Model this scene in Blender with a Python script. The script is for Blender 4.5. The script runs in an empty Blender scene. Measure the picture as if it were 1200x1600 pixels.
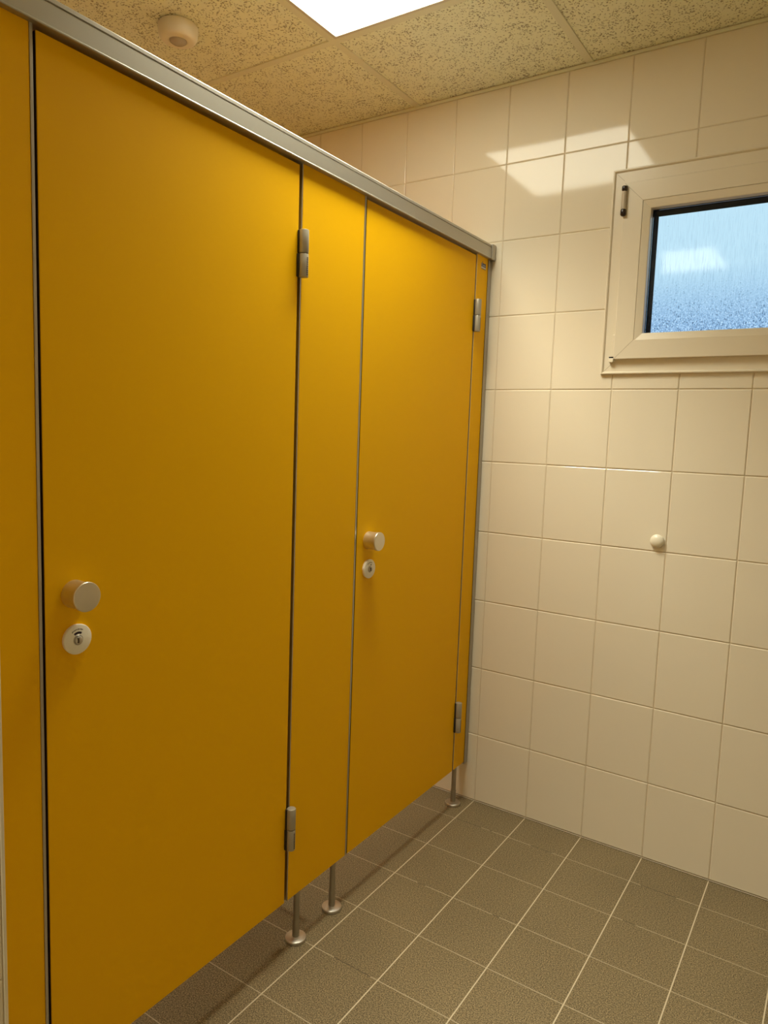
import bpy, bmesh, math, random
from mathutils import Vector, Matrix
random.seed(7)
SC = bpy.context.scene
COL = SC.collection
PI = math.pi

# ------------------------------------------------------------------ materials
def mat(name):
    m = bpy.data.materials.new(name); m.use_nodes = True
    nt = m.node_tree
    return m, nt, nt.nodes['Principled BSDF'], nt.nodes['Material Output']

def simple(name, col, rough=.5, metal=0, spec=.5, coat=0, bump=0, bscale=300, var=0):
    m, nt, b, o = mat(name)
    b.inputs['Base Color'].default_value = (*col, 1)
    b.inputs['Roughness'].default_value = rough
    b.inputs['Metallic'].default_value = metal
    b.inputs['Specular IOR Level'].default_value = spec
    b.inputs['Coat Weight'].default_value = coat
    b.inputs['Coat Roughness'].default_value = .05
    tc = nt.nodes.new('ShaderNodeTexCoord')
    n = nt.nodes.new('ShaderNodeTexNoise'); n.inputs['Scale'].default_value = bscale
    n.inputs['Detail'].default_value = 3
    nt.links.new(tc.outputs['Object'], n.inputs['Vector'])
    if var:
        hs = nt.nodes.new('ShaderNodeMix'); hs.data_type = 'RGBA'
        hs.inputs[6].default_value = (*[c*(1-var) for c in col], 1)
        hs.inputs[7].default_value = (*[min(1, c*(1+var)) for c in col], 1)
        nt.links.new(n.outputs['Fac'], hs.inputs[0])
        nt.links.new(hs.outputs[2], b.inputs['Base Color'])
    if bump:
        bp = nt.nodes.new('ShaderNodeBump'); bp.inputs['Strength'].default_value = bump
        bp.inputs['Distance'].default_value = .0005
        nt.links.new(n.outputs['Fac'], bp.inputs['Height'])
        nt.links.new(bp.outputs['Normal'], b.inputs['Normal'])
    return m

CREAM = (.76, .69, .56)
M_TILE = simple('glazed_cream_tile', CREAM, .07, bscale=2.5, var=.02)
M_GROUT = simple('cream_grout', (.60, .51, .37), .8)
M_PLAIN = simple('plain_cream_wall', (.82, .76, .64), .35)
M_HPL = simple('yellow_laminate', (.86, .47, .0005), .55, spec=.10, bump=.05, bscale=900)
M_ALU = simple('brushed_aluminium', (.56, .53, .48), .36, metal=1, bump=.04, bscale=250)
M_RAIL = simple('anodised_rail', (.50, .48, .43), .5, metal=1, bump=.04, bscale=250)
M_ALUD = simple('satin_steel', (.42, .39, .34), .34, metal=1, bump=.04, bscale=250)
M_KNOB = simple('knob_aluminium', (.74, .69, .58), .33, metal=.92)
M_TRIM = simple('edge_aluminium', (.50, .47, .41), .45, metal=1)
M_HINGE = simple('hinge_grey_metal', (.40, .37, .30), .45, metal=.45)
M_EDGE_SHADE = simple('edge_shade', (.035, .014, .006), .7)  # shade on the lock-side door edges, put into the colour
M_DARK = simple('gap_shade', (.012, .010, .008), .6)  # near-black that paints the shade in door seams and hinge gaps
M_LOCK = simple('lock_plastic', (.88, .85, .76), .35)
M_PURPLE = simple('lock_indicator', (.020, .006, .022), .3)
M_INK = simple('dark_print', (.05, .035, .02), .6)
M_NAVY = simple('navy_print', (.012, .015, .05), .4)
M_PALE = simple('pale_print', (.62, .58, .55), .4)
M_PVC = simple('window_plastic', (.74, .67, .54), .28)
M_BLACK = simple('black_gasket', (.006, .006, .006), .9, spec=.05)
M_BROWN = simple('dark_brown_cap', (.022, .012, .009), .2)
M_CAPGREY = simple('hinge_sleeve', (.50, .43, .33), .4)
M_WHITE = simple('white_plastic', (.80, .74, .60), .32)
M_BUMPER = simple('bumper_plastic', (.80, .75, .62), .3)
M_GRID = simple('painted_steel_grid', (.74, .73, .57), .5)
M_FRAME = simple('lamp_frame', (.62, .58, .50), .4, metal=.4)
M_LINE = simple('pale_joint', (.62, .54, .40), .8)

def light_mat():
    m, nt, b, o = mat('lit_diffuser')
    nt.nodes.remove(b)
    e = nt.nodes.new('ShaderNodeEmission')
    e.inputs['Color'].default_value = (1, .97, .78, 1); e.inputs['Strength'].default_value = 8.2
    nt.links.new(e.outputs[0], o.inputs['Surface'])
    return m
M_LIGHT = light_mat()

def floor_mat():
    m, nt, b, o = mat('speckled_stoneware_floor')
    N, L = nt.nodes.new, nt.links.new
    tc = N('ShaderNodeTexCoord'); sp = N('ShaderNodeSeparateXYZ')
    L(tc.outputs['Object'], sp.inputs[0])
    def math_(op, a, bb=None, clamp=False):
        n = N('ShaderNodeMath'); n.operation = op; n.use_clamp = clamp
        for i, v in enumerate((a, bb)):
            if v is None: continue
            if isinstance(v, (int, float)): n.inputs[i].default_value = v
            else: L(v, n.inputs[i])
        return n.outputs[0]
    def joint(coord, pitch, off, half):
        t = math_('ADD', coord, off + pitch*100)
        t = math_('MODULO', t, pitch)
        t = math_('SUBTRACT', t, pitch/2); t = math_('ABSOLUTE', t)
        t = math_('SUBTRACT', pitch/2, t)             # distance to joint
        t = math_('DIVIDE', t, half)
        return math_('SUBTRACT', 1, math_('SMOOTHSTEP' if False else 'POWER', math_('MINIMUM', t, 1), 4), clamp=True)
    nw = N('ShaderNodeTexNoise'); nw.inputs['Scale'].default_value = 4; L(tc.outputs['Object'], nw.inputs['Vector'])
    jx = joint(sp.outputs['X'], .2, 0, .0019)
    jy = joint(sp.outputs['Y'], .196, .1527, .0015)
    # patches where the cross joints lost their pale grout
    dirty = math_('GREATER_THAN', nw.outputs['Fac'], .60)
    sp1 = N('ShaderNodeTexNoise'); sp1.inputs['Scale'].default_value = 340; sp1.inputs['Detail'].default_value = 2
    L(tc.outputs['Object'], sp1.inputs['Vector'])
    sp2 = N('ShaderNodeTexNoise'); sp2.inputs['Scale'].default_value = 3; sp2.inputs['Detail'].default_value = 4
    L(tc.outputs['Object'], sp2.inputs['Vector'])
    r = N('ShaderNodeValToRGB'); L(sp1.outputs['Fac'], r.inputs[0])
    r.color_ramp.elements[0].position = .36; r.color_ramp.elements[0].color = (.090, .066, .033, 1)
    r.color_ramp.elements[1].position = .66; r.color_ramp.elements[1].color = (.40, .31, .175, 1)
    e = r.color_ramp.elements.new(.5); e.color = (.215, .163, .085, 1)
    mx = N('ShaderNodeMix'); mx.data_type = 'RGBA'; mx.blend_type = 'MULTIPLY'; mx.inputs[0].default_value = .35
    L(r.outputs[0], mx.inputs[6]); L(sp2.outputs['Fac'], mx.inputs[7])
    g = N('ShaderNodeMix'); g.data_type = 'RGBA'; L(jx, g.inputs[0]); L(mx.outputs[2], g.inputs[6])
    g.inputs[7].default_value = (.56, .48, .34, 1)
    gc = N('ShaderNodeMix'); gc.data_type = 'RGBA'; L(dirty, gc.inputs[0])
    gc.inputs[6].default_value = (.46, .39, .27, 1); gc.inputs[7].default_value = (.055, .042, .024, 1)
    g2 = N('ShaderNodeMix'); g2.data_type = 'RGBA'; L(math_('MULTIPLY', jy, .8), g2.inputs[0])
    L(g.outputs[2], g2.inputs[6]); L(gc.outputs[2], g2.inputs[7])
    L(g2.outputs[2], b.inputs['Base Color'])
    b.inputs['Roughness'].default_value = .5; b.inputs['Specular IOR Level'].default_value = .35
    h = math_('SUBTRACT', math_('MULTIPLY', sp1.outputs['Fac'], .12), math_('MAXIMUM', jx, jy))
    bp = N('ShaderNodeBump'); bp.inputs['Strength'].default_value = .35; bp.inputs['Distance'].default_value = .0008
    L(h, bp.inputs['Height']); L(bp.outputs['Normal'], b.inputs['Normal'])
    return m
M_FLOOR = floor_mat()

def ceil_mat():
    m, nt, b, o = mat('fissured_mineral_ceiling_tile')
    N, L = nt.nodes.new, nt.links.new
    tc = N('ShaderNodeTexCoord')
    v = N('ShaderNodeTexVoronoi'); v.inputs['Scale'].default_value = 140; v.inputs['Randomness'].default_value = 1
    ns = N('ShaderNodeTexNoise'); ns.inputs['Scale'].default_value = 60; ns.inputs['Detail'].default_value = 2
    L(tc.outputs['Object'], ns.inputs['Vector'])
    add = N('ShaderNodeMix'); add.data_type = 'VECTOR'; add.inputs[0].default_value = .018
    L(tc.outputs['Object'], add.inputs[4]); L(ns.outputs['Color'], add.inputs[5])
    L(add.outputs[1], v.inputs['Vector'])
    big = N('ShaderNodeTexNoise'); big.inputs['Scale'].default_value = 22; big.inputs['Detail'].default_value = 3
    L(tc.outputs['Object'], big.inputs['Vector'])
    # pit radius varies over the tile
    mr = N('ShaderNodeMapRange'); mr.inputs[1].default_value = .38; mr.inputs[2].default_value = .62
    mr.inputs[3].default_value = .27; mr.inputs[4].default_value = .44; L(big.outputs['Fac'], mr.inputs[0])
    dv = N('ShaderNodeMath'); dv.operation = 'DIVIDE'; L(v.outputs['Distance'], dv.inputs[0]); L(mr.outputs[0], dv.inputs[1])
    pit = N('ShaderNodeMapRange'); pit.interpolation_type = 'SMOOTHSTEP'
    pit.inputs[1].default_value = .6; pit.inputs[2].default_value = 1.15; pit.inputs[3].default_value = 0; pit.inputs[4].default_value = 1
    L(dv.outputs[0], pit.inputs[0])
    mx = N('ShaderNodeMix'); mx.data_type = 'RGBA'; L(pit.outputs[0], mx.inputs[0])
    mx.inputs[6].default_value = (.40, .38, .27, 1); mx.inputs[7].default_value = (.85, .86, .68, 1)  # pit colour is darkened to add the shade inside the holes
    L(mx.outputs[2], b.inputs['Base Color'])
    b.inputs['Roughness'].default_value = .9; b.inputs['Specular IOR Level'].default_value = .1
    bp = N('ShaderNodeBump'); bp.inputs['Strength'].default_value = .8; bp.inputs['Distance'].default_value = .0016
    L(pit.outputs[0], bp.inputs['Height']); L(bp.outputs['Normal'], b.inputs['Normal'])
    return m
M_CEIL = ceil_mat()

def glass_mat():
    """rain-wet pane: clear glass, vertical runs, small drops that thicken towards the sill"""
    m, nt, b, o = mat('rain_wet_glass')
    nt.nodes.remove(b)
    N, L = nt.nodes.new, nt.links.new
    tc = N('ShaderNodeTexCoord'); sp = N('ShaderNodeSeparateXYZ'); L(tc.outputs['Object'], sp.inputs[0])
    def mapping(scale):
        mp = N('ShaderNodeMapping'); mp.inputs['Scale'].default_value = scale; L(tc.outputs['Object'], mp.inputs['Vector']); return mp.outputs[0]
    def rng(v, a, bb, c, d):
        r = N('ShaderNodeMapRange'); r.inputs[1].default_value = a; r.inputs[2].default_value = bb
        r.inputs[3].default_value = c; r.inputs[4].default_value = d; L(v, r.inputs[0]); return r.outputs[0]
    def mul(a, bb):
        n = N('ShaderNodeMath'); n.operation = 'MULTIPLY'; L(a, n.inputs[0])
        if isinstance(bb, float): n.inputs[1].default_value = bb
        else: L(bb, n.inputs[1])
        return n.outputs[0]
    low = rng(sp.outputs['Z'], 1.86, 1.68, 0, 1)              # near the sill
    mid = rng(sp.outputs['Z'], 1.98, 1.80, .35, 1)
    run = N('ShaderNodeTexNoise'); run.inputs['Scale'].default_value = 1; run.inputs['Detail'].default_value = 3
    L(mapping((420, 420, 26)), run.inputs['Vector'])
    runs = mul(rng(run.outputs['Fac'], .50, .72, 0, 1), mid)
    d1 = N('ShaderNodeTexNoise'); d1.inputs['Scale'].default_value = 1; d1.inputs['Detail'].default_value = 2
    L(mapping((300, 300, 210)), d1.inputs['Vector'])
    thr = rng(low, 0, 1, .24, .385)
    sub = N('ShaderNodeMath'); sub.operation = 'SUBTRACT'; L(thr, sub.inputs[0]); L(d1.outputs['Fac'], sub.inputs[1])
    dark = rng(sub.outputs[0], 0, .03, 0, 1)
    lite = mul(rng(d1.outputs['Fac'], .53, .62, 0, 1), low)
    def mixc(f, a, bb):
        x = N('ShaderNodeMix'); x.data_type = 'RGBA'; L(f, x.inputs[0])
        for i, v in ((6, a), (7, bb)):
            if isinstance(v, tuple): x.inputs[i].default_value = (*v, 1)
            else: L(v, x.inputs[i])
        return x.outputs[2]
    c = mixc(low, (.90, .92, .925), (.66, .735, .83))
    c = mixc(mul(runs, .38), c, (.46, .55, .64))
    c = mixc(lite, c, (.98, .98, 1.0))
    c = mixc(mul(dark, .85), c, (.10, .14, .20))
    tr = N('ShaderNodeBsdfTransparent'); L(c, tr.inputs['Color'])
    gl = N('ShaderNodeBsdfGlossy'); gl.inputs['Roughness'].default_value = .055
    fr = N('ShaderNodeFresnel'); fr.inputs['IOR'].default_value = 1.34
    mx = N('ShaderNodeMixShader'); L(fr.outputs[0], mx.inputs[0]); L(tr.outputs[0], mx.inputs[1]); L(gl.outputs[0], mx.inputs[2])
    L(mx.outputs[0], o.inputs['Surface'])
    return m
M_GLASS = glass_mat()

# ------------------------------------------------------------------ helpers
class MB:
    """collects shapes for ONE mesh object"""
    def __init__(s): s.bm = bmesh.new(); s.mats = []
    def mi(s, m):
        if m not in s.mats: s.mats.append(m)
        return s.mats.index(m)
    def box(s, x0, x1, y0, y1, z0, z1, m, bev=0, seg=2):
        t = bmesh.new(); bmesh.ops.create_cube(t, size=1)
        for v in t.verts:
            v.co = Vector((x0 + (v.co.x+.5)*(x1-x0), y0 + (v.co.y+.5)*(y1-y0), z0 + (v.co.z+.5)*(z1-z0)))
        if bev: bmesh.ops.bevel(t, geom=t.edges[:], offset=bev, segments=seg, affect='EDGES', profile=.5)
        s.merge(t, m)
    def merge(s, t, m, smooth=False):
        i = s.mi(m); mp = {}
        for v in t.verts: mp[v] = s.bm.verts.new(v.co)
        for f in t.faces:
            try: n = s.bm.faces.new([mp[v] for v in f.verts])
            except ValueError: continue
            n.material_index = i; n.smooth = smooth
        t.free()
    def lathe(s, prof, c, axis, m, n=48):
        """prof: (radius, height) pairs along axis from c"""
        A = {'x': Vector((1,0,0)), 'y': Vector((0,1,0)), 'z': Vector((0,0,1))}[axis.strip('-')]
        if axis[0] == '-': A = -A
        U = Vector((0,0,1)) if abs(A.z) < .5 else Vector((1,0,0)); V = A.cross(U)
        t = bmesh.new(); rings = []
        for r, h in prof:
            if r < 1e-6: rings.append([t.verts.new(Vector(c) + A*h)])
            else: rings.append([t.verts.new(Vector(c) + A*h + (U*math.cos(2*PI*k/n) + V*math.sin(2*PI*k/n))*r) for k in range(n)])
        for a, b in zip(rings, rings[1:]):
            for k in range(n):
                q = ([a[0]] if len(a) == 1 else [a[k], a[(k+1) % n]]) + ([b[0]] if len(b) == 1 else [b[(k+1) % n], b[k]])
                if len(q) >= 3: t.faces.new(q)
        for r_, rev in ((rings[0], 0), (rings[-1], 1)):
            if len(r_) > 1: t.faces.new(r_)
        bmesh.ops.recalc_face_normals(t, faces=t.faces[:])
        s.merge(t, m, True)
    def prism(s, pts, axis, a, b, m):
        """polygon extruded along axis; pts are the other two coordinates in x,y,z order"""
        t = bmesh.new()
        def P(p, h):
            return {'x': (h, p[0], p[1]), 'y': (p[0], h, p[1]), 'z': (p[0], p[1], h)}[axis]
        A = [t.verts.new(P(p, a)) for p in pts]; B = [t.verts.new(P(p, b)) for p in pts]
        t.faces.new(A); t.faces.new(B[::-1])
        for i in range(len(pts)):
            j = (i+1) % len(pts); t.faces.new([A[i], B[i], B[j], A[j]])
        bmesh.ops.recalc_face_normals(t, faces=t.faces[:])
        s.merge(t, m)
    def build(s, name, parent=None, origin=None, smooth=None):
        me = bpy.data.meshes.new(name)
        if parent is not None and origin is None: origin = wloc(parent)
        if origin is None:
            xs = [v.co for v in s.bm.verts]
            origin = Vector((sum(v.x for v in xs)/len(xs), sum(v.y for v in xs)/len(xs), min(v.z for v in xs)))
        origin = Vector(origin)
        bmesh.ops.translate(s.bm, verts=s.bm.verts[:], vec=-origin)
        s.bm.to_mesh(me); s.bm.free()
        for m in s.mats: me.materials.append(m)
        if any(p.use_smooth for p in me.polygons):
            me.set_sharp_from_angle(angle=math.radians(35))
        o = bpy.data.objects.new(name, me); COL.objects.link(o)
        if parent is None: o.location = origin
        else:
            o.parent = parent; o.location = origin - wloc(parent)
        return o

def wloc(o):
    l = Vector(o.location)
    while o.parent: o = o.parent; l += Vector(o.location)
    return l
def thing(name, loc, label, cat, group=None):
    o = bpy.data.objects.new(name, None); COL.objects.link(o); o.location = loc
    o.empty_display_size = .05
    return tag(o, label, cat, group)
def tag(o, label, cat, group=None):
    o['label'] = label; o['category'] = cat
    if group: o['group'] = group
    o['kind'] = 'thing'
    return o
def struct(o, label, cat):
    o['kind'] = 'structure'; o['label'] = label; o['category'] = cat
    return o

# ------------------------------------------------------------------ tiled walls (real glazed tiles with eased edges)
def tile_wall(mb, xs, zs, hole, P, tilt=.0016):
    """xs, zs: joint positions; P(x, z, d): point at depth d behind the tile face"""
    ease = ((0, .0024), (.0007, .0010), (.0024, 0))
    g = .0008                                             # half joint
    i = mb.mi(M_TILE)
    for x0, x1 in zip(xs, xs[1:]):
        for z0, z1 in zip(zs, zs[1:]):
            a0, a1, b0, b1 = x0+g, x1-g, z0+g, z1-g
            tx, tz = random.gauss(0, tilt), random.gauss(0, tilt)
            def cuts(lo, hi, h):
                c = [lo+e[0] for e in ease] + [hi-e[0] for e in ease]
                if h: c += [v for v in h if lo+.003 < v < hi-.003]
                return sorted(c)
            cx = cuts(a0, a1, hole and hole[:2]); cz = cuts(b0, b1, hole and hole[2:])
            def depth(x, z):
                d = min(x-a0, a1-x, z-b0, b1-z)
                for (e0, y0), (e1, y1) in zip(ease, ease[1:]):
                    if d <= e1: return y0 + (y1-y0)*(d-e0)/(e1-e0)
                return 0
            V = {}
            def vert(x, z):
                if (x, z) not in V:
                    V[x, z] = mb.bm.verts.new(P(x, z, depth(x, z) + (x-(a0+a1)/2)*tx + (z-(b0+b1)/2)*tz))
                return V[x, z]
            for u0, u1 in zip(cx, cx[1:]):
                for w0, w1 in zip(cz, cz[1:]):
                    if hole and hole[0] < (u0+u1)/2 < hole[1] and hole[2] < (w0+w1)/2 < hole[3]: continue
                    f = mb.bm.faces.new([vert(u0, w0), vert(u1, w0), vert(u1, w1), vert(u0, w1)])
                    f.material_index = i

XR, YR, XL = 2.15, -3.7, -1.42          # right wall, wall behind the camera, back of the stalls
WX1 = 1.19                              # right end of the window
HZ0, HZ1, HX0, HX1 = 1.548, 2.152, .369, WX1-.008
mb = MB()
xs = [-1.4+.2*k for k in range(-1, 18)]
xs = [max(XL, min(XR, x)) for x in xs]
zs = [.0015] + [.2507+.2488*k for k in range(10)]
tile_wall(mb, xs, zs, (HX0, HX1, HZ0, HZ1), lambda x, z, d: (x, d, z))
for (a, b, c, d) in ((XL, HX0, 0, 2.6), (HX1, XR, 0, 2.6), (HX0, HX1, 0, HZ0), (HX0, HX1, HZ1, 2.6)):
    mb.box(a, b, .0019, .05, c, d, M_GROUT)
wb = struct(mb.build('wall_back', origin=(0, 0, 0)), 'tall wall of glossy cream rectangular tiles around the window', 'wall')

# near left pier, tiled, with a pale edge strip
PX, PY = .07, -1.772
mb = MB()
tile_wall(mb, [PY-.135, PY-.0055], zs, None, lambda y, z, d: (PX-d, y, z))
tile_wall(mb, [XL] + [PX-.2*k for k in range(7, -1, -1)], zs, None, lambda x, z, d: (x, PY-.137+d, z))
mb.box(XL, PX-.0019, PY-.135, PY-.0002, 0, 2.5, M_GROUT)
wn = struct(mb.build('wall_near_left', origin=(PX, PY, 0)), 'cream tiled wall end at the very left edge beside the yellow panel', 'wall')
mb = MB(); mb.box(PX-.010, PX+.0012, PY-.0055, PY, 0, 2.49, M_WHITE, .0008)
mb.build('edge_trim', wn)

mb = MB(); mb.box(XR, XR+.1, YR, .05, 0, 2.6, M_PLAIN)
struct(mb.build('wall_right'), 'cream wall to the right outside the picture', 'wall')
mb = MB(); mb.box(XL, XR, YR-.1, YR, 0, 2.6, M_PLAIN)
struct(mb.build('wall_front'), 'cream wall behind the viewer', 'wall')
mb = MB(); mb.box(XL-.1, XL, YR, .05, 0, 2.6, M_PLAIN)
struct(mb.build('wall_left'), 'cream wall at the back of the toilet stalls', 'wall')

# ------------------------------------------------------------------ floor
mb = MB(); mb.box(XL, XR, YR, 0.05, -.1, 0, M_FLOOR)
fl = struct(mb.build('floor', origin=(0, 0, 0)), 'grey brown speckled floor tiles with pale joints', 'floor')
mb = MB()
mb.box(XL, XR, -.0012, .0018, .0001, .0006, M_INK)
mb.box(XL, XR, -.0036, -.0012, .0001, .0014, M_LINE)
mb.box(XL, XR, -.0058, -.0036, .0001, .0005, M_INK)
struct(mb.build('trim_2'), 'thin grout line where the back wall meets the floor', 'trim')

# ------------------------------------------------------------------ ceiling: lay-in mineral tiles on an exposed grid
GX0, GY0, GP = -.361, -.488, .6255
LX0, LX1, LY1, LY0 = GX0+.012, GX0+GP-.012, GY0-.012, GY0-GP+.012      # lamp opening
L2Y1, L2Y0 = LY1-3*GP, LY0-3*GP                                        # second lamp, three grid cells nearer
mb = MB()
ZC = 2.5
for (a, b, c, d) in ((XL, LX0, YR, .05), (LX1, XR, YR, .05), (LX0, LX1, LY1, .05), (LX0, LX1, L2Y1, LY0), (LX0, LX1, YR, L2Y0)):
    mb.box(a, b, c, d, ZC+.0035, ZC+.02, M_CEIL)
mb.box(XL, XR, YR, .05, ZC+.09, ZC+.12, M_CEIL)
ce = struct(mb.build('ceiling', origin=(0, 0, ZC)), 'suspended ceiling of pitted mineral fibre tiles', 'ceiling')
mb = MB()
k = -2
while GX0 + GP*k < XR:
    x = GX0 + GP*k
    if x > XL: mb.box(x-.012, x+.012, YR, 0, ZC-.0005, ZC+.0045, M_GRID, .0008)
    k += 1
k = 0
while GY0 - GP*k > YR:
    y = GY0 - GP*k
    mb.box(XL, XR, y-.012, y+.012, ZC-.0008, ZC+.0042, M_GRID, .0008); k += 1
mb.build('grid', ce)
mb = MB()
mb.box(XL, XR, -.0035, .0018, zs[-1]+.0005, ZC-.0015, M_GRID)
struct(mb.build('trim_1'), 'narrow cream edge strip between back wall tiles and ceiling', 'trim')

# ------------------------------------------------------------------ ceiling lamp
def ceiling_light(y0, y1, label, watts):
    lamp = thing('ceiling_light', ((LX0+LX1)/2, (y0+y1)/2, ZC), label, 'ceiling light', 'square ceiling light panels')
    mb = MB()
    fw = .010
    for (a, b, c, d) in ((LX0, LX0+fw, y0, y1), (LX1-fw, LX1, y0, y1), (LX0+fw, LX1-fw, y1-fw, y1), (LX0+fw, LX1-fw, y0, y0+fw)):
        mb.box(a, b, c, d, ZC-.0005, ZC+.03, M_FRAME)
    mb.box(LX0, LX1, y0, y1, ZC+.03, ZC+.04, M_FRAME)
    mb.build('frame', lamp)
    mb = MB(); mb.box(LX0+fw, LX1-fw, y0+fw, y1-fw, ZC+.003, ZC+.008, M_LIGHT)
    mb.build('diffuser', lamp)
    # the panel's prismatic cover throws most of its light downwards
    ld = bpy.data.lights.new('panel_light', 'AREA'); ld.shape = 'SQUARE'; ld.size = .57
    ld.energy = watts; ld.color = LAMP_C; ld.spread = math.radians(LAMP_SPREAD)
    lo = bpy.data.objects.new('panel_light', ld); COL.objects.link(lo)
    lo.parent = lamp; lo.location = (0, 0, .001)
LAMP_W, LAMP_C, LAMP_SPREAD = 19, (1, .97, .78), 104
ceiling_light(LY0, LY1, 'square flat white glowing light panel set in the ceiling grid', LAMP_W)
ceiling_light(L2Y0, L2Y1, 'second glowing light panel, mirrored as a pale patch in the window pane', LAMP_W*1.3)

# ------------------------------------------------------------------ motion sensor
sx, sy = -.711, -.785
sen = thing('motion_sensor', (sx, sy, ZC), 'small round cream motion sensor on the ceiling above the yellow panels', 'motion sensor')
mb = MB()
mb.lathe([(.0545, -.002), (.0545, 0), (.0575, .002), (.0575, .010), (.056, .026), (.053, .034), (.048, .0395), (.043, .0415), (.027, .042), (.026, .040), (0, .038)], (sx, sy, ZC-.0005), '-z', M_WHITE, 64)
mb.build('housing', sen)
mb = MB()
pr = [(.0255*math.cos(a), .0385 + .013*math.sin(a)) for a in [PI/2*i/8 for i in range(8)]] + [(0, .0515)]
mb.lathe(pr, (sx, sy, ZC-.0005), '-z', simple('sensor_lens', (.42, .37, .29), .18), 32)
mb.build('lens', sen)

# ------------------------------------------------------------------ toilet cubicle front
XF, XB = -.038, -.066                    # front and back of the laminate boards
ZT, ZB = 1.926, .147
part = thing('toilet_cubicle', (-.052, -.85, 0), 'yellow two-door toilet cubicle front with aluminium head rail on steel feet', 'toilet cubicle')
def fixed_panel(y0, y1, z1, lab, trims):
    mb = MB(); mb.box(XB, XF, y0, y1, ZB, z1, M_HPL, .0012)
    p = mb.build('fixed_panel', part)
    for side in trims:
        m2 = MB()
        if side == 'lock':                # a slim profile with its face to the room
            m2.box(XB-.002, XF+.0008, y1+.0002, y1+.0056, ZB, z1, M_TRIM, .0008)
            m2.box(XB-.012, XB-.0025, y1-.01, y1+.022, ZB, z1, M_DARK)  # door stop painted near-black to stand in for shade in the seam
        else:
            m2.box(XB-.002, XF-.0004, y0-.0032, y0-.0002, ZB, z1, M_TRIM, .0005)
            m2.box(XB-.012, XB-.0025, y0-.022, y0+.01, ZB, z1, M_DARK)  # same blackened stop, painting the seam's shade on the hinge side
        m2.build('edge_trim', p)
    return p
yA, yB, yC, yD = -1.642, -1.009, -.7505, -.1125
pl = fixed_panel(PY+.003, yA-.006, 1.9322, 'narrow yellow panel at the left wall', ['lock'])
pm = fixed_panel(yB+.009, yC-.006, 1.9322, 'yellow panel between the two doors', ['hinge', 'lock'])
pg = fixed_panel(yD+.0055, -.0265, 1.9322, 'slim yellow panel beside the tiled wall', ['hinge'])

# head rail
prof = [(-.0280, 1.9318), (-.0262, 1.9322), (-.0257, 1.9332), (-.0257, 1.9346), (-.0264, 1.9358), (-.0264, 1.9672), (-.0288, 1.9682), (-.0288, 1.9698),
        (-.0266, 1.9708), (-.0268, 1.9768), (-.0280, 1.9782), (-.068, 1.9784), (-.072, 1.976), (-.072, 1.9318)]
mb = MB(); mb.prism(prof, 'y', PY+.001, -.030, M_RAIL)
hr = mb.build('head_rail', part)
mb = MB(); mb.box(-.074, -.0215, -.0296, -.0028, 1.9288, 1.9802, M_ALUD, .0025)
mb.build('end_cap', hr)
# channel fixed to the tiled wall
mb = MB()
mb.box(-.070, -.0355, -.0255, -.0026, .139, 1.9285, M_ALUD, .0012)
mb.box(-.0372, -.0350, -.0275, -.0235, .139, 1.9285, M_ALUD, .0006)
mb.build('wall_channel', part)

# feet
def foot(x, y):
    mb = MB(); mb.lathe([(.0095, .006), (.0095, .052), (.0088, .054), (.0085, .056), (.0085, ZB-.0005)], (x, y, 0), 'z', M_ALUD, 32)
    f = mb.build('support_foot', part)
    m2 = MB(); m2.lathe([(.0265, 0), (.0282, .0012), (.0282, .0065), (.0272, .0082), (.0262, .0088), (.0118, .0100), (.0112, .0108), (.0096, .0110), (.0096, .0062)], (x, y, 0), 'z', M_ALU, 48)
    m2.build('flange', f)
    m3 = MB(); m3.lathe([(.0022, 0), (.0022, .0018), (0, .0022)], (x+.0064, y+.0064, .050), 'x', M_ALU, 12)
    m3.build('screw', f)
foot(-.0555, -.9435); foot(-.0545, -.790); foot(-.0525, -.0700)

# divider between the two stalls
mb = MB(); mb.box(XL+.002, XB-.016, -.886, -.858, ZB, 1.95, M_HPL, .0012)
d = mb.build('divider_panel', part)

# maker's sticker on the slim panel (lettering too small to read in the photo)
mb = MB()
x0 = XF+.0001
mb.box(x0, x0+.0004, -.0775, -.0435, 1.8985, 1.9105, M_NAVY)
mb.box(x0, x0+.0004, -.0700, -.0672, 1.9105, 1.9165, M_NAVY)
mb.box(x0, x0+.0004, -.0775, -.0435, 1.8935, 1.8985, M_PALE)
mb.box(x0, x0+.0004, -.0760, -.0450, 1.8912, 1.8928, M_INK)
x1 = x0+.0003
for i, (a, w, h) in enumerate(((-.0735, .0020, .0085), (-.0680, .0045, .0012), (-.0625, .0016, .0056), (-.0580, .0016, .0056), (-.0535, .0016, .0056), (-.0490, .0016, .0056))):
    mb.box(x1, x1+.0003, a-w/2, a+w/2, 1.9008, 1.9008+h, M_PALE)
st = mb.build('sticker', pg)

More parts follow.
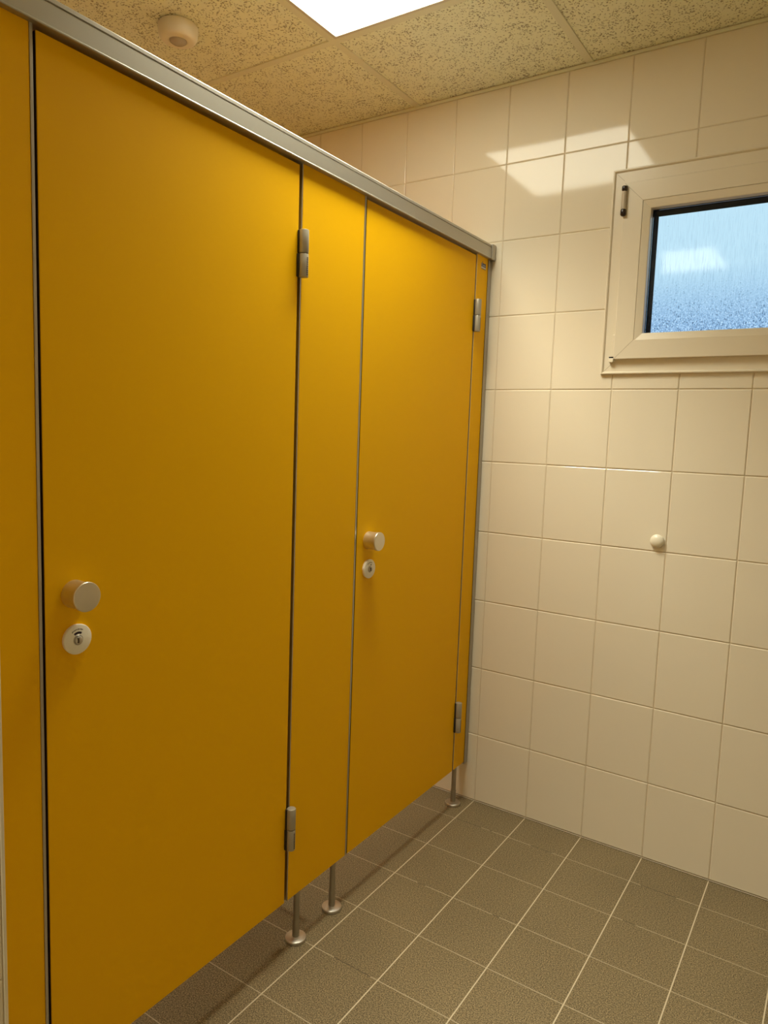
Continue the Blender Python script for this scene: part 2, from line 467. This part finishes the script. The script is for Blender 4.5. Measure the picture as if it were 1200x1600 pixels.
# doors
def door(y0, y1, label):
    mb = MB(); mb.box(XB, XF, y0, y1, ZB, ZT, M_HPL, .0012); d = mb.build('cubicle_door', part)
    mb = MB(); mb.box(XB+.001, XF-.0013, y0-.0004, y0+.0004, ZB+.001, ZT-.001, M_EDGE_SHADE); mb.build('edge_shade_band', d)  # dark strip paints seam shade onto the yellow board edge
    ky, kz = y0+.0525, 1.038
    mb = MB()
    mb.lathe([(.0235, -.0002), (.0245, .0010), (.0244, .004), (.0240, .012), (.0240, .020), (.0246, .026), (.0254, .031), (.0258, .036),
              (.0258, .0375), (.0254, .0386), (.0247, .0392), (.0240, .0393), (0, .0393)], (XF, ky, kz), 'x', M_KNOB, 64)
    k = mb.build('knob', d); k['label'] = 'round satin aluminium door knob'
    # lock rose
    ly, lz = y0+.0545, .9585
    mb = MB()
    mb.lathe([(.0250, -.0002), (.0256, .001), (.0266, .0060), (.0266, .0072), (.0258, .0082), (.0250, .0085), (0, .0085)], (XF, ly, lz), 'x', M_LOCK, 64)
    xf = XF+.0085
    def arc(r0, r1, a0, a1, m, name, h=.0003, n=14):
        t = mb
        for i in range(n):
            b0, b1 = a0+(a1-a0)*i/n, a0+(a1-a0)*(i+1)/n
            t.prism([(ly+r*math.sin(b), lz+r*math.cos(b)) for r, b in ((r0, b0), (r1, b0), (r1, b1), (r0, b1))], 'x', xf-.0001, xf+h, m)
    if y0 < -1:
        arc(.0098, .0136, math.radians(-38), math.radians(32), M_PURPLE, 'indicator')
    else:
        arc(.0098, .0136, math.radians(-38), math.radians(12), M_WHITE, 'indicator')
        arc(.0098, .0136, math.radians(12), math.radians(34), M_PURPLE, 'indicator')
    # printed arc of tiny lettering
    t = mb
    for i in range(11):
        b = math.radians(-38 + 66*i/10)
        r = .0178
        c = Vector((0, ly+r*math.sin(b), lz+r*math.cos(b)))
        hw, hh = .00055, (.0010 if i % 3 else .0015)
        t.prism([(c.y-hw, c.z-hh), (c.y+hw, c.z-hh), (c.y+hw, c.z+hh*(.6 if i % 2 else 1)), (c.y-hw, c.z+hh)], 'x', xf-.0001, xf+.0002, M_INK)
    t.lathe([(.0092, -.0002), (.0092, .0006), (.0086, .0012), (.0082, .0006), (.0078, .0006), (.0070, .0034), (.0050, .0050), (.0025, .0057), (0, .0059)], (xf, ly, lz-.001), 'x', M_ALU, 40)
    t.box(xf+.0025, xf+.0063, ly-.0046, ly-.0016, lz-.0050, lz+.0040, M_INK, .0004)
    lk = mb.build('lock', d); lk['label'] = 'round pale lock plate with indicator window'
    # hinges
    for z0, z1 in ((1.6795, 1.7845), (.2915, .3995)):
        hy, hx, r = y1+.0030, XF+.0108, .0112
        zm = (z0+z1)/2
        hg = MB()
        for a, b in ((zm+.0006, z1), (z0, zm-.0006)):
            hg.lathe([(r-.0016, a), (r-.0005, a+.0004), (r, a+.0016), (r, b-.0016), (r-.0005, b-.0004), (r-.0016, b)], (hx, hy+.0040, 0), 'z', M_HINGE, 40)
        hg.lathe([(r-.002, zm-.001), (r-.002, zm+.001)], (hx, hy+.0040, 0), 'z', M_DARK, 24)
        lf = lt = hg
        lf.box(XF+.0002, XF+.0075, hy-.0088, hy+.0035, z0+.0005, zm-.0008, M_DARK, .001)  # leaf blackened to stand in for the shadowed gap beside the barrel
        lf.box(XF+.0002, XF+.0060, hy-.0072, hy+.0035, zm+.0008, z1-.0015, M_DARK, .001)
        # the maker's name runs down the lower barrel, too small to read
        for i in range(9):
            zz = zm-.010-i*.0046
            a = math.radians(2)
            c = Vector((hx+r*math.cos(a), hy+.0040+r*math.sin(a), zz))
            lt.box(c.x-.0012, c.x+.0004, c.y-.0018, c.y+.0018, zz-(.0013 if i % 2 else .0017), zz+.0013, M_INK)
        h = hg.build('hinge', d); h['label'] = 'grey metal barrel hinge'
    return d
door(yA+.0052, yB-.0040, 'wide yellow cubicle door nearest the viewer, with knob at its left edge')
door(yC+.0048, yD-.0040, 'far yellow cubicle door, next to the tiled back wall')

# ------------------------------------------------------------------ window
wx0, wz0, wz1 = .3625, 1.5405, 2.160
win = bpy.data.objects.new('window_1', None); COL.objects.link(win); win.location = (wx0, 0, wz0)
struct(win, 'cream plastic framed window with rain wet glass high on the tiled wall', 'window')
def ring(mb, x0, x1, z0, z1, prof, m):
    """profile (inset from the outer edge, y) swept round a rectangle with mitred corners"""
    t = bmesh.new(); loops = []
    for ins, y in prof:
        loops.append([t.verts.new(c) for c in ((x0+ins, y, z0+ins), (x1-ins, y, z0+ins), (x1-ins, y, z1-ins), (x0+ins, y, z1-ins))])
    n = len(loops)
    for a in range(n):
        A, B = loops[a], loops[(a+1) % n]
        for k in range(4):
            t.faces.new([A[k], A[(k+1) % 4], B[(k+1) % 4], B[k]])
    bmesh.ops.recalc_face_normals(t, faces=t.faces[:])
    mb.merge(t, m)
def mitres(mb, x0, x1, z0, z1, a, b, y, m):
    w = .0003
    for (cx, sx_) in ((x0, 1), (x1, -1)):
        for (cz, sz_) in ((z0, 1), (z1, -1)):
            p0 = (cx+sx_*a, cz+sz_*a); p1 = (cx+sx_*b, cz+sz_*b)
            mb.prism([(p0[0]-w*sx_, p0[1]+w*sz_), (p0[0]+w*sx_, p0[1]-w*sz_), (p1[0]+w*sx_, p1[1]-w*sz_), (p1[0]-w*sx_, p1[1]+w*sz_)], 'y', y-.0002, y+.0003, m)
M_JOINT = simple('mitre_joint', (.36, .29, .19), .8)
mb = MB()
ring(mb, wx0, WX1, wz0, wz1, [(0, -.0005), (.0010, -.0075), (.0030, -.0105), (.0058, -.0105), (.0085, -.0075), (.0095, -.0045), (.052, -.0045), (.052, .040), (.0075, .040), (.0075, .003), (0, .003)], M_PVC)
mitres(mb, wx0, WX1, wz0, wz1, .003, .036, -.0046, M_JOINT)
mb.build('window_frame', win)
sx0, sx1, sz0, sz1 = .4045, WX1-.042, 1.5865, 2.1125
mb = MB()
ring(mb, sx0, sx1, sz0, sz1, [(0, -.0195), (.0015, -.0210), (.0565, -.0210), (.0570, -.0205), (.0572, -.0180), (.0572, .020), (.012, .020), (.012, -.0044), (0, -.0044)], M_PVC)
mitres(mb, sx0, sx1, sz0, sz1, .001, .0565, -.0211, M_JOINT)
sash = mb.build('sash', win)
bx0, bx1, bz0, bz1 = sx0+.0577, sx1-.0577, sz0+.0577-.004, sz1-.0577
mb = MB()
ring(mb, bx0, bx1, bz0, bz1, [(0, -.0195), (.0008, -.0203), (.0215, -.0150), (.0232, -.0135), (.0232, .0105), (0, .0105)], M_PVC)
mb.build('glazing_bead', sash)
gx0, gx1, gz0, gz1 = bx0+.0232, bx1-.0232, bz0+.0232, bz1-.0232
mb = MB()
ring(mb, gx0-.006, gx1+.006, gz0-.006, gz1+.006, [(0, .0108), (.0068, .0108), (.0074, .0130), (.0062, .0150), (.0062, .085), (0, .085)], M_BLACK)
mb.build('gasket', sash)
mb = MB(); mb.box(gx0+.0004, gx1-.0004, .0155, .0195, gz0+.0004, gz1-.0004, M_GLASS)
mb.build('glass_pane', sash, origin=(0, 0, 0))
# hinge at the upper left of the sash
mb = MB()
hx, hy = .4065, -.0270
mb.lathe([(.0078, 2.034), (.0078, 2.086)], (hx, hy, 0), 'z', M_CAPGREY, 24)
mb.box(hx-.004, hx+.006, -.0208, hy, 2.018, 2.098, M_BROWN)
hn = mb.build('window_hinge', win)
for a, b in ((2.086, 2.102), (2.014, 2.034)):
    m2 = MB(); m2.lathe([(.0045, a), (.0078, a+.003), (.0086, a+.0045), (.0086, b-.002), (.0078, b-.0004), (.0045, b)], (hx, hy, 0), 'z', M_BROWN, 24)
    m2.build('hinge_cap', hn)
# pivot bracket at the lower left
mb = MB()
mb.box(.3965, .4042, -.0155, -.0046, 1.592, 1.662, M_PVC, .001)
mb.box(.3890, .4038, -.0190, -.0046, 1.5775, 1.5905, M_WHITE, .0015)
mb.box(.3900, .4042, -.0185, -.0050, 1.5907, 1.5945, M_BLACK)
mb.build('pivot_bracket', win)

# ------------------------------------------------------------------ wall bumper
bu = thing('door_bumper', (.573, 0, 1.030), 'small round cream door bumper stuck on the tiled wall below the window', 'door bumper')
mb = MB(); mb.lathe([(.0195, -.0002), (.0195, .0030), (.0188, .0035)], (.573, 0, 1.0302), '-y', simple('bumper_base', (.36, .30, .20), .6), 40)
mb.build('base', bu)
mb = MB()
pr = [(.0200, .0034)] + [(.0212*math.cos(a), .0045 + .0125*math.sin(a)) for a in [PI/2*i/9 for i in range(9)]] + [(0, .017)]
mb.lathe(pr, (.573, 0, 1.0302), '-y', M_BUMPER, 40)
mb.build('dome', bu)

# ------------------------------------------------------------------ daylight: overcast pale blue sky with a low cloud bank
w = bpy.data.worlds.new('sky'); SC.world = w; w.use_nodes = True
nt = w.node_tree; N, L = nt.nodes.new, nt.links.new
bg = nt.nodes['Background']
tc = N('ShaderNodeTexCoord'); sp = N('ShaderNodeSeparateXYZ'); L(tc.outputs['Generated'], sp.inputs[0])
rp = N('ShaderNodeValToRGB'); L(sp.outputs['Z'], rp.inputs[0])
rp.color_ramp.elements[0].position = -.02; rp.color_ramp.elements[0].color = (.20, .22, .24, 1)
rp.color_ramp.elements[1].position = .40; rp.color_ramp.elements[1].color = (.60, .86, 1.0, 1)
e = rp.color_ramp.elements.new(.06); e.color = (.50, .72, .95, 1)
e = rp.color_ramp.elements.new(.20); e.color = (.58, .84, 1.0, 1)
def mr(v, a, b, c, d):
    n = N('ShaderNodeMapRange'); n.interpolation_type = 'SMOOTHSTEP'
    n.inputs[1].default_value = a; n.inputs[2].default_value = b; n.inputs[3].default_value = c; n.inputs[4].default_value = d
    L(v, n.inputs[0]); return n.outputs[0]
def mul(a, b):
    n = N('ShaderNodeMath'); n.operation = 'MULTIPLY'; L(a, n.inputs[0]); L(b, n.inputs[1]); return n.outputs[0]
L(rp.outputs[0], bg.inputs['Color']); bg.inputs['Strength'].default_value = 1.15

# ------------------------------------------------------------------ camera
R = [[0.83427625, 0.55023336, 0.03501981], [0.08849428, -0.07094234, -0.99354715], [-0.5441984, 0.83199185, -0.10787802]]
Cc = Vector((1.06844684, -2.30914321, 1.32989998))
cam = bpy.data.cameras.new('camera'); co = bpy.data.objects.new('camera', cam); COL.objects.link(co)
right, down, fwd = (Vector(r) for r in R)
m = Matrix((right, -down, -fwd)).transposed().to_4x4(); m.translation = Cc
co.matrix_world = m
cam.sensor_fit = 'HORIZONTAL'; cam.sensor_width = 36; cam.lens = 36*1121.702/1200
cam.clip_start = .02
SC.camera = co
SC.cycles.max_bounces = 14; SC.cycles.diffuse_bounces = 8; SC.cycles.transparent_max_bounces = 12
SC.cycles.use_denoising = True
vs = SC.view_settings
vs.view_transform = 'Standard'; vs.look = 'None'; vs.gamma = 1; vs.use_curve_mapping = False; vs.exposure = 0
